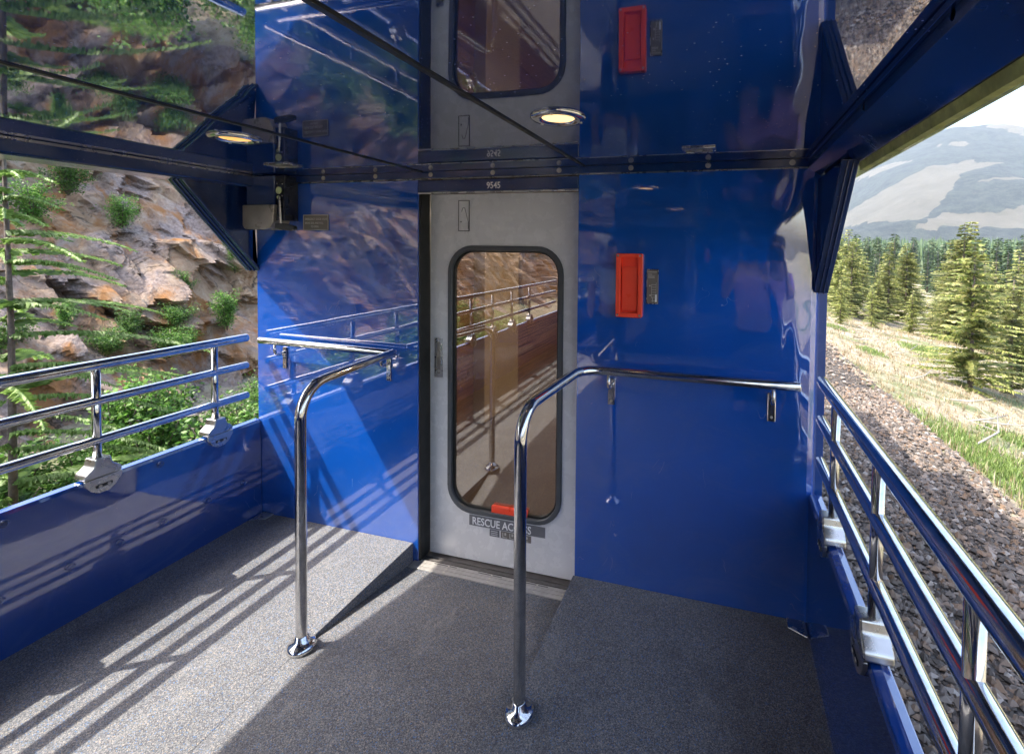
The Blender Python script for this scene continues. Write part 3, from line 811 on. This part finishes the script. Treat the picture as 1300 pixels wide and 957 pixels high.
# roof-side beams with corner gussets
def beam(name, sgn, label):
    t = thing(name, (0, -2, 2), label, 'beam')
    return t
bl = beam('roof_side_beam', -1, 'dark navy roof beam over the left opening with angled corner brace')
MB().prism([(-1.607, HC+.11), (-1.607, 2.050), (-1.607, 1.992), (-1.625, 1.984), (-1.80, 1.986), (-1.84, 2.0), (-1.84, HC+.11)], 1, YB, .12).build('beam', 'navy', bl, .004)
MB().box(-1.6065, -1.597, YB, -.014, 2.041, 2.0525).build('edge_trim', 'steel', bl, .002)
MB().cyl((-1.607, -.78, 2.02), (1, 0, 0), .012, .003, 16).build('screw', 'navy', bl)
def gusset(root, xa, xb, webx, y0, z0, y1, z1):
    d = Vector((0, y1-y0, z1-z0)).normalized(); n = Vector((0, d.z, -d.y)) # towards wall/up
    if n.y < 0: n = -n
    def quad(off0, off1, x0, x1, nm, mt):
        a = Vector((0, y0, z0)); c = Vector((0, y1, z1))
        prof = [((a+n*off0).y, (a+n*off0).z), ((c+n*off0).y, (c+n*off0).z), ((c+n*off1).y, (c+n*off1).z), ((a+n*off1).y, (a+n*off1).z)]
        return MB().prism(prof, 0, x0, x1).build(nm, mt, root, .003)
    quad(0, .014, xa, xb, 'brace_flange', 'navy')
    quad(.0145, .05, xa+(xb-xa)*.12, xa+(xb-xa)*.30, 'brace_rib', 'navy')
    for f0, f1 in ((.30, .40), (.62, .70)):
        quad(-.007, -.0005, xa+(xb-xa)*f0, xa+(xb-xa)*f1, 'brace_rib', 'navy')
    quad(-.002, .012, min(xa, xb)-.002, min(xa, xb)+.006, 'brace_edge', 'steel') if abs(xa) > 1.6 else None
    MB().prism([(y0+.03, z0+.03), (y1+.03, z1-.001), (-.001, z1-.001), (-.001, z0+.03)], 0, webx-.004-.018*(webx > 0), webx+.004+.02*(webx > 0)).build('brace_web', 'navy', root)
gusset(bl, -1.79, -1.685, -1.74, 0.0, 1.492, -.43, 1.998)
br = beam('roof_side_beam', 1, 'deep navy roof beam over the right opening with an edge seal painted with green reflected light')
MB().prism([(1.387, HC+.11), (1.387, 2.012), (1.398, 2.006), (1.480, 1.957), (1.59, 1.972), (1.59, HC+.11)], 1, YB, .12).build('beam', 'navy', br, .002)
MB().box(1.3755, 1.3865, YB, -.014, 2.038, 2.0525).build('edge_trim', 'navy', br, .002)
sl2 = MB().prism([(1.482, 1.956), (1.487, 1.930), (1.502, 1.928), (1.505, 1.956)], 1, YB, -.43).build('seal_strip', 'seal_bounce', br)
for y in (-.85, -1.35): MB().cyl((1.39, y, 2.03), (-1, 0, 0), .009, .003, 12).build('screw', 'bolt', br)
gusset(br, 1.482, 1.425, 1.452, 0.0, 1.470, -.45, 1.965)
# outer corner post of the right side beyond the end wall
MB().box(-1.86, -1.707, .13, .2, -.16, 2.05).box(1.470, 1.482, .121, 6, -.16, 2.05).build('body_edge', 'navy', ew)

# parapets
pl = thing('parapet', (-1.7, -2, 0), 'glossy blue low side wall under the left railing', 'low wall')
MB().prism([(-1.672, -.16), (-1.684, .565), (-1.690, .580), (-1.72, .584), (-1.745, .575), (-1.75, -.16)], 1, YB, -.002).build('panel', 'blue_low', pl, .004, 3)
scl = [(y, .242) for y in (-.12, -.323, -.536, -.714, -.889, -1.098, -1.29, -1.48, -1.67)]+[(y, .54) for y in (-.225, -.545, -.79+.015, -1.08)]
for i, (y, z) in enumerate(scl):
    x = -1.678
    MB().tube([(x+.0055, y+.014*math.cos(a), z+.014*math.sin(a)) for a in np.linspace(0, 2*PI, 17)], .0022, 6, False).cyl((x, y, z), 0, .008, .006, 12).build('screw', 'blue_low' if z < .3 else 'navy', pl)
pr_ = thing('parapet', (1.45, -2, 0), 'blue low side wall under the right railing', 'low wall')
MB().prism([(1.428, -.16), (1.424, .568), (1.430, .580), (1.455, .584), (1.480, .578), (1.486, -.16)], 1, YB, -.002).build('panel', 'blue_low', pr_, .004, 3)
for x0, x1, x2 in ((-1.665, -1.585, 0), (1.345, 1.422, 1)):
    o = MB().prism([(x0, -.10 if not x2 else -.06), (x1, -.06 if not x2 else -.10), (x1, -.004), (x0, -.004)], 2, .001, .007).build('corner_plate', 'steel', None, .003)
    tag(o, 'small steel plate covering the %s floor corner at the blue wall' % ('right' if x2 else 'left'), 'cover plate')

# railings
def railing(name, x, inner, ys, label, grp, zs=(1.093, .928, .747)):
    t = thing(name, (x, -2, .58), label, 'railing', grp)
    for k, z in enumerate(zs):
        MB().tube([(x, YB+.1, z), (x, -.066, z)], .0245 if k == 0 else .0215, 24).build('rail', 'chrome', t)
    for y in ys:
        pts = [(x, y, z) for z in (.63, 1.085)]
        MB().tube(pts, .0165, 18, False).build('post', 'chrome', t)
        # clamp saddling the parapet: neck, shoulders, tapered skirt
        prof = [(y-.028, .672), (y+.028, .672), (y+.034, .640), (y+.066, .612), (y+.068, .572), (y+.046, .535), (y+.018, .515), (y-.018, .515), (y-.046, .535), (y-.068, .572), (y-.066, .612), (y-.034, .640)]
        s = 1 if inner > x else -1
        xi = x+s*.043; xo = x-s*.032
        up = [q for q in prof if q[1] > .6]
        c = MB().prism([(y-.028, .672), (y+.028, .672), (y+.034, .640), (y+.066, .612), (y+.068, .588), (y-.068, .588), (y-.066, .612), (y-.034, .640)], 0, min(xi, xo), max(xi, xo)).build('clamp', 'steel', t, .006, 3)
        MB().prism([(y+.068, .586), (y+.066, .566), (y+.044, .532), (y+.018, .515), (y-.018, .515), (y-.044, .532), (y-.066, .566), (y-.068, .586)], 0, min(xi, xi-s*.012), max(xi, xi-s*.012)).build('clamp_skirt', 'steel', c, .002, 2)
        MB().box(min(xi, xi+s*.003), max(xi, xi+s*.003), y-.030, y+.030, .541, .555).build('clamp_slot', 'black', c, .002)
        for q in (-.016, .016): MB().cyl((xi, y+q, .548), (s, 0, 0), .0065, .006, 10).build('bolt', 'bolt', c)
    return t
railing('side_railing', -1.712, 0, (-.25, -.77, -1.29, -1.81, -2.33, -2.85, -3.4, -4.0), 'polished steel three-rail railing with clamps on the left parapet', 'side railings of the platform')
railing('side_railing', 1.455, 0, (-.33, -.83, -1.335, -1.85, -2.4, -2.9, -3.4, -4.0), 'polished steel three-rail railing with clamps on the right parapet', 'side railings of the platform', (1.100, .936, .757))

# hand rails
def wall_bracket(t, x, yrail, z, w):
    b_ = MB().box(x-w/2, x+w/2, -.008, -.001, z-.175, z-.045)
    c = b_.build('bracket', 'chrome', t, .005, 2)
    MB().tube(fillet([(x, -.008, z-.075), (x, yrail, z-.085), (x, yrail, z-.015)], .035, 6), .0085, 12, False).build('bracket_arm', 'chrome', c)
    MB().cyl((x, -.008, z-.155), (0, -1, 0), .006, .003, 10).build('screw', 'bolt', c)
    MB().cyl((x, -.008, z-.09), (0, -1, 0), .014, .004, 14).build('boss', 'chrome', c)
hl = thing('handrail', (-.6, -.72, 0), 'bent chrome handrail running from the left floor pole to the wall corner', 'handrail', 'bent pole handrails')
MB().tube([(-1.60, -.07, 1.085), (-.690, -.070, 1.072)], .0195, 24).build('wall_rail', 'chrome', hl)
MB().tube(fillet([(-.603, -.72, .01), (-.601, -.72, 1.072), (-.675, -.078, 1.075)], .13, 12), .0215, 28).build('pole', 'chrome', hl)
MB().lathe((-.603, -.72, 0), [(.055, 0.0), (.056, .012), (.046, .02), (.028, .034), (.024, .05), (.0217, .052)], 28).build('floor_flange', 'chrome', hl)
for lx, ly, root in ((-.603, -.72, hl),):
    for k in range(3): MB().cyl((lx+.045*math.cos(k*2.09+.4), ly+.045*math.sin(k*2.09+.4), .018), 2, .006, .004, 10).build('screw', 'bolt', root)
wall_bracket(hl, -1.49, -.07, 1.085, .03)
wall_bracket(hl, -.755, -.07, 1.072, .03)
hr = thing('handrail', (.378, -.735, 0), 'bent chrome handrail rising from the floor in front of the door to the right wall', 'handrail', 'bent pole handrails')
MB().tube(fillet([(.375, -.735, .01), (.372, -.735, 1.085), (.392, -.072, 1.072), (1.368, -.070, 1.070)], .115, 12), .0215, 28).build('pole', 'chrome', hr)
MB().lathe((.375, -.735, 0), [(.055, 0.0), (.056, .012), (.046, .02), (.028, .034), (.024, .05), (.0217, .052)], 28).build('floor_flange', 'chrome', hr)
for k in range(3): MB().cyl((.375+.045*math.cos(k*2.09+.4), -.735+.045*math.sin(k*2.09+.4), .018), 2, .006, .004, 10).build('screw', 'bolt', hr)
wall_bracket(hr, .525, -.07, 1.065, .036)
wall_bracket(hr, 1.262, -.07, 1.062, .036)

# red recessed box and label
rb = thing('emergency_box', (.608, 0, 1.33), 'bright red recessed emergency tool box on the right blue wall', 'emergency box')
o_ = rrect(.545, .672, 1.326, 1.630, .006, 2); i_ = rrect(.566, .652, 1.346, 1.612, .006, 2)
MB().ring(o_, i_, 1, -.0305, -.001).build('frame', 'red', rb, .002)
MB().box(.5662, .6518, -.004, -.001, 1.3462, 1.6118).build('back', 'red', rb)
MB().box(.5715, .6465, -.017, -.0045, 1.358, 1.568).build('cover_flap', 'red', rb, .003)
for x in (.555, .662):
    for z in (1.336, 1.620): MB().cyl((x, -.0305, z), (0, -1, 0), .0055, .003, 12).build('screw', 'bolt', rb)
lb = tag(MB().box(.690, .746, -.006, -.001, 1.392, 1.557).build('instruction_label', 'plaque', None, .002), 'narrow grey instruction label beside the red emergency box', 'label')
pm = MB()
for z, a, b_ in ((1.545, .697, .739), (1.534, .697, .716), (1.525, .697, .728), (1.519, .697, .728)): pm.box(a, b_, -.0075, -.0062, z-.0025, z)
for k in range(6):
    z = 1.485-k*.012; pm.box(.713, .735, -.0075, -.0062, z-.0018, z); 
pm.box(.713, .7145, -.0075, -.0062, 1.42, 1.485).box(.735, .7365, -.0075, -.0062, 1.425, 1.495).box(.702, .709, -.0075, -.0062, 1.475, 1.482).box(.704, .712, -.0075, -.0062, 1.43, 1.436).box(.715, .73, -.0075, -.0062, 1.405, 1.408).box(.718, .721, -.0075, -.0062, 1.402, 1.422)
pm.build('print', 'greytxt', lb)
MB().box(.731, .740, -.0075, -.0062, 1.402, 1.438).build('white_box', 'white', lb)
MB().ring(rrect(.690, .746, 1.392, 1.557, .004, 2), rrect(.6925, .7435, 1.3945, 1.5545, .004, 2), 1, -.0068, -.0061).build('border', 'steel', lb)
pq = tag(MB().box(-1.345, -1.165, -.005, -.001, 1.738, 1.828).build('notice_plate', 'plaque', None, .001), 'small bronze notice plate next to the corner equipment box', 'notice plate')
text('lettering', 'EMERGENCY DOOR VALVE', .0185, (-1.333, -.0055, 1.797), 'greytxt', pq, sx=.72)
text('lettering', 'BREAK SEAL AND PULL', .0165, (-1.333, -.0055, 1.775), 'greytxt', pq, sx=.78)
text('lettering', 'TO OPEN', .0165, (-1.29, -.0055, 1.754), 'greytxt', pq, sx=.78)
MB().ring(rrect(-1.345, -1.165, 1.738, 1.828, .003, 2), rrect(-1.341, -1.169, 1.742, 1.824, .003, 2), 1, -.0062, -.0051).build('border', 'greytxt', pq)

# equipment box in the upper left corner
eb = thing('equipment_box', (-1.52, 0, 1.73), 'dark box with bronze cover and a pull handle in the upper left wall corner', 'equipment box')
MB().box(-1.66, -1.452, -.098, -.001, 1.875, 2.047).build('housing', 'navy', eb, .004)
cp = [(-1.675, 1.880), (-1.675, 1.762), (-1.665, 1.745), (-1.648, 1.738), (-1.50, 1.738), (-1.468, 1.750), (-1.448, 1.782), (-1.438, 1.880)]
MB().prism(cp, 1, -.112, -.001).build('cover', 'cover', eb, .006, 3)
sp_ = MB().box(-1.450, -1.385, -.092, -.001, 1.79, 2.047).build('side_plate', 'dark', eb, .003)
MB().cyl((-1.422, -.092, 1.962), (0, -1, 0), .020, .006, 20).build('round_button', 'yellow', sp_)
for x, z in ((-1.437, 2.0), (-1.398, 1.998), (-1.40, 1.93)): MB().cyl((x, -.092, z), (0, -1, 0), .0035, .003, 8).build('screw', 'bolt', sp_)
MB().cyl((-1.422, -.092, 1.922), (0, -1, 0), .010, .008, 12).build('knob', 'yellow', sp_)
MB().tube([(-1.412, -.100, 1.925), (-1.402, -.100, 1.77)], .006, 10).build('rod', 'steel', eb)
MB().prism([(-1.44, 1.745), (-1.435, 1.775), (-1.38, 1.772), (-1.33, 1.764), (-1.30, 1.757), (-1.30, 1.738), (-1.33, 1.731), (-1.38, 1.735)], 1, -.110, -.085).build('pull_handle', 'black', eb, .005)

# downlights and flush ceiling plates
def downlight(x, y, lm, label):
    t = thing('downlight', (x, y, HC), label, 'ceiling light', 'round downlights in the ceiling')
    MB().lathe((x, y, HC), [(.086, -.0005), (.086, -.004), (.080, -.009), (.066, -.011), (.054, -.008), (.050, -.002)], 40).build('trim_ring', 'chrome', t)
    MB().lathe((x, y, HC), [(.0505, -.0035), (.03, -.0065), (.001, -.0075)], 32).build('lens', lm, t)
    for k in range(3):
        a = 2*PI*k/3+.6; MB().cyl((x+.073*math.cos(a), y+.073*math.sin(a), HC-.0098), (0, 0, -1), .005, .003, 10).build('screw', 'bolt', t)
downlight(.541, -.850, 'lamp', 'lit round chrome ceiling light above the right side of the door')
downlight(-.757, -.854, 'lampdim', 'dimmer round chrome ceiling light near the left corner')
downlight(.541, -2.6, 'lamp', 'lit round chrome ceiling light above the rear of the platform')
for x, y, w, lab in ((-1.125, -.325, .075, 'small square steel ceiling plate near the corner equipment box'), (.938, -.285, .065, 'small square steel ceiling plate above the right wall')):
    t = tag(MB().ring(rrect(x-w, x+w, y-.05, y+.05, .004, 2), rrect(x-w+.012, x+w-.012, y-.038, y+.038, .004, 2), 2, HC-.006, HC-.0005).build('ceiling_plate', 'steel', None, .001), lab, 'ceiling plate')
    MB().box(x-w+.0125, x+w-.0125, y-.0375, y+.0375, HC-.0035, HC-.0008).build('insert', 'cover', t)
    MB().cyl((x, y, HC-.0035), (0, 0, -1), .012, .004, 14).build('lock', 'bolt', t)

# ------------------------------------------------------------------ interior seen through the door glass
it = thing('carriage_interior', (-.3, 2, -.1), 'brown wood panelled vestibule seen dimly through the door window', 'interior')
MB().box(-1.62, 1.40, .205, 6, -.16, -.1).build('carpet', 'incarpet', it)
MB().box(-1.40, -1.34, .21, 1.95, -.1, 2.05).build('wood_wall', 'wood', it)
MB().box(-1.42, -1.22, 1.96, 2.75, -.1, 2.05).build('column', 'beige', it, .01)
MB().box(-1.40, -1.30, 2.76, 5.9, -.1, 2.05).build('wood_wall', 'wood', it)
MB().box(-1.62, 1.40, 5.9, 6, -.1, 2.05).build('end_partition', 'beige', it)
MB().box(1.36, 1.42, .21, 5.9, -.1, 2.05).build('side_wall', 'beige', it)
MB().cyl((-1.30, 3.25, 1.28), 0, .40, .07, 40).build('round_panel', 'wood', it)
MB().tube([(-1.15, 2.9, 1.56), (-1.15, 4.8, 1.56)], .015, 12).build('grab_rail', 'chrome', it)
MB().box(-1.62, 1.40, .125, 6, 2.052, 2.10).build('interior_ceiling', 'inceil', it)
MB().box(-1.299, -1.28, 3.0, 5.5, 1.60, 1.68).build('dark_strip', 'black', it)
MB().cyl((-1.28, 3.55, 1.64), 0, .016, .006, 12).build('green_light', 'green', it)
for y in (1.4, 3.6):  # added fill lights to brighten the interior, each under a made-up glowing disc
    MB().cyl((.1, y, 2.052), (0, 0, -1), .09, .01, 24).build('added_lamp_disc', 'lamp', it)
    ld = bpy.data.lights.new('interior_fill', 'AREA'); ld.shape = 'DISK'; ld.size = .18; ld.energy = 10; ld.color = (1, .82, .6)
    lo = bpy.data.objects.new('interior_fill', ld); COL.objects.link(lo); lo.location = (.1, y, 2.035)

# ------------------------------------------------------------------ rear end of the platform and people standing there
rw = thing('rear_wall', (0, YB, 0), 'blue rear wall of the platform behind the camera', 'wall')
MB().box(-1.70, -.45, YB-.1, YB, -.16, HC).box(.45, 1.43, YB-.1, YB, -.16, HC).box(-.45, .45, YB-.1, YB, 1.98, HC).build('panel', 'blue', rw)
MB().box(-.45, .45, YB-.09, YB-.05, -.16, 1.98).build('door', 'navy', rw)

def skin_fig(name, mt, verts, edges, parent, sub=2):
    me = bpy.data.meshes.new(name)
    og = ORG[parent.name]
    me.from_pydata([(v[0], v[1], v[2]) for v in verts], edges, [])
    me.materials.append(M[mt])
    o = bpy.data.objects.new(name, me); COL.objects.link(o); o.parent = parent
    md = o.modifiers.new('skin', 'SKIN')
    if not me.skin_vertices: 
        me.skin_vertices.data
    for i, v in enumerate(verts):
        s = me.skin_vertices[0].data[i]; s.radius = (v[3], v[4] if len(v) > 4 else v[3])
    me.skin_vertices[0].data[0].use_root = True
    md.use_smooth_shade = True
    sb = o.modifiers.new('sub', 'SUBSURF'); sb.levels = sub; sb.render_levels = sub
    return o
def person(loc, rz, shirt, label, holding):
    t = thing('person', loc, label, 'person'); t.rotation_euler = (0, 0, rz)
    # facing +Y; local units metres, z up
    V = [(0, 0, .95, .15, .12), (0, .0, 1.10, .145, .11), (0, 0, 1.28, .17, .115), (0, -.01, 1.42, .13, .09), (0, 0, 1.50, .055, .055), (0, .015, 1.60, .075, .09), (0, .015, 1.70, .07, .085)]
    E = [(0, 1), (1, 2), (2, 3), (3, 4), (4, 5), (5, 6)]
    for s in (-1, 1):
        k = len(V)
        if holding: arm = [(s*.19, 0, 1.40, .06), (s*.27, .04, 1.18, .048), (s*.17, .22, 1.36, .036), (s*.09, .27, 1.52, .03), (s*.07, .28, 1.57, .028)]
        else: arm = [(s*.19, 0, 1.40, .06), (s*.25, -.02, 1.14, .046), (s*.24, .05, .90, .034), (s*.23, .08, .82, .03)]
        V += arm; E += [(3, k)]+[(k+i, k+i+1) for i in range(len(arm)-1)]
        k = len(V)
        V += [(s*.09, 0, .86, .10), (s*.10, .01, .48, .065), (s*.10, -.01, .10, .045), (s*.11, .10, .04, .04)]
        E += [(0, k), (k, k+1), (k+1, k+2), (k+2, k+3)]
    skin_fig('body', 'skin', V, E, t)
    # shirt
    SV = [(0, 0, .93, .175, .14), (0, 0, 1.10, .165, .13), (0, 0, 1.28, .19, .135), (0, -.01, 1.42, .14, .105)]
    SE = [(0, 1), (1, 2), (2, 3)]
    for s in (-1, 1):
        k = len(SV); a = ((s*.19, 0, 1.40, .08), (s*.25, .03, 1.24, .068))
        SV += list(a); SE += [(3, k), (k, k+1)]
    skin_fig('shirt', shirt, SV, SE, t)
    TV = [(0, 0, .93, .165, .13)]; TE = []
    for s in (-1, 1):
        k = len(TV); TV += [(s*.09, 0, .84, .115), (s*.10, .01, .48, .08), (s*.10, -.01, .12, .065)]; TE += [(0, k), (k, k+1), (k+1, k+2)]
    skin_fig('trousers', 'trouser', TV, TE, t)
    skin_fig('hair', 'hair', [(0, -.02, 1.62, .08, .085), (0, -.015, 1.70, .082, .09), (0, .0, 1.745, .06, .07)], [(0, 1), (1, 2)], t)
    f_ = MB().prism([(-.012, 1.62), (0, 1.665), (.012, 1.62)], 1, .09, .125)
    og = ORG[t.name]; ORG[t.name] = Vector((0, 0, 0)); f_.build('nose', 'skin', t, .004)
    for s in (-1, 1): MB().cyl((s*.03, .098, 1.665), 1, .009, .006, 10).build('eye', 'camera', t)
    MB().box(-.022, .022, .095, .104, 1.588, 1.596).build('mouth', 'pink', t)
    if holding:
        MB().box(-.065, .065, .20, .26, 1.56, 1.65).cyl((0, .26, 1.605), 1, .035, .05, 20).build('held_camera', 'camera', t, .005)
    ORG[t.name] = og
    return t
person((1.33, -2.72, 0), .1, 'pink', 'person in a lilac pink shirt holding up a camera at the right of the platform', True)
person((-.24, -3.3, 0), -.1, 'greycloth', 'person in a pale grey shirt standing at the rear of the platform', False)

# ------------------------------------------------------------------ air
hzm = bpy.data.materials.new('haze_air'); hzm.use_nodes = True
nt = hzm.node_tree; nt.nodes.remove(nt.nodes['Principled BSDF'])
pv = nd(nt, 'ShaderNodeVolumePrincipled', {'Color': (.72, .84, .98, 1), 'Density': .00016})
nt.links.new(pv.outputs[0], nt.nodes['Material Output'].inputs['Volume'])
M['haze'] = hzm

if True:
    o = MB().box(-900, 3200, -900, 3200, -40, 560).build('haze', 'haze'); o['kind'] = 'stuff'
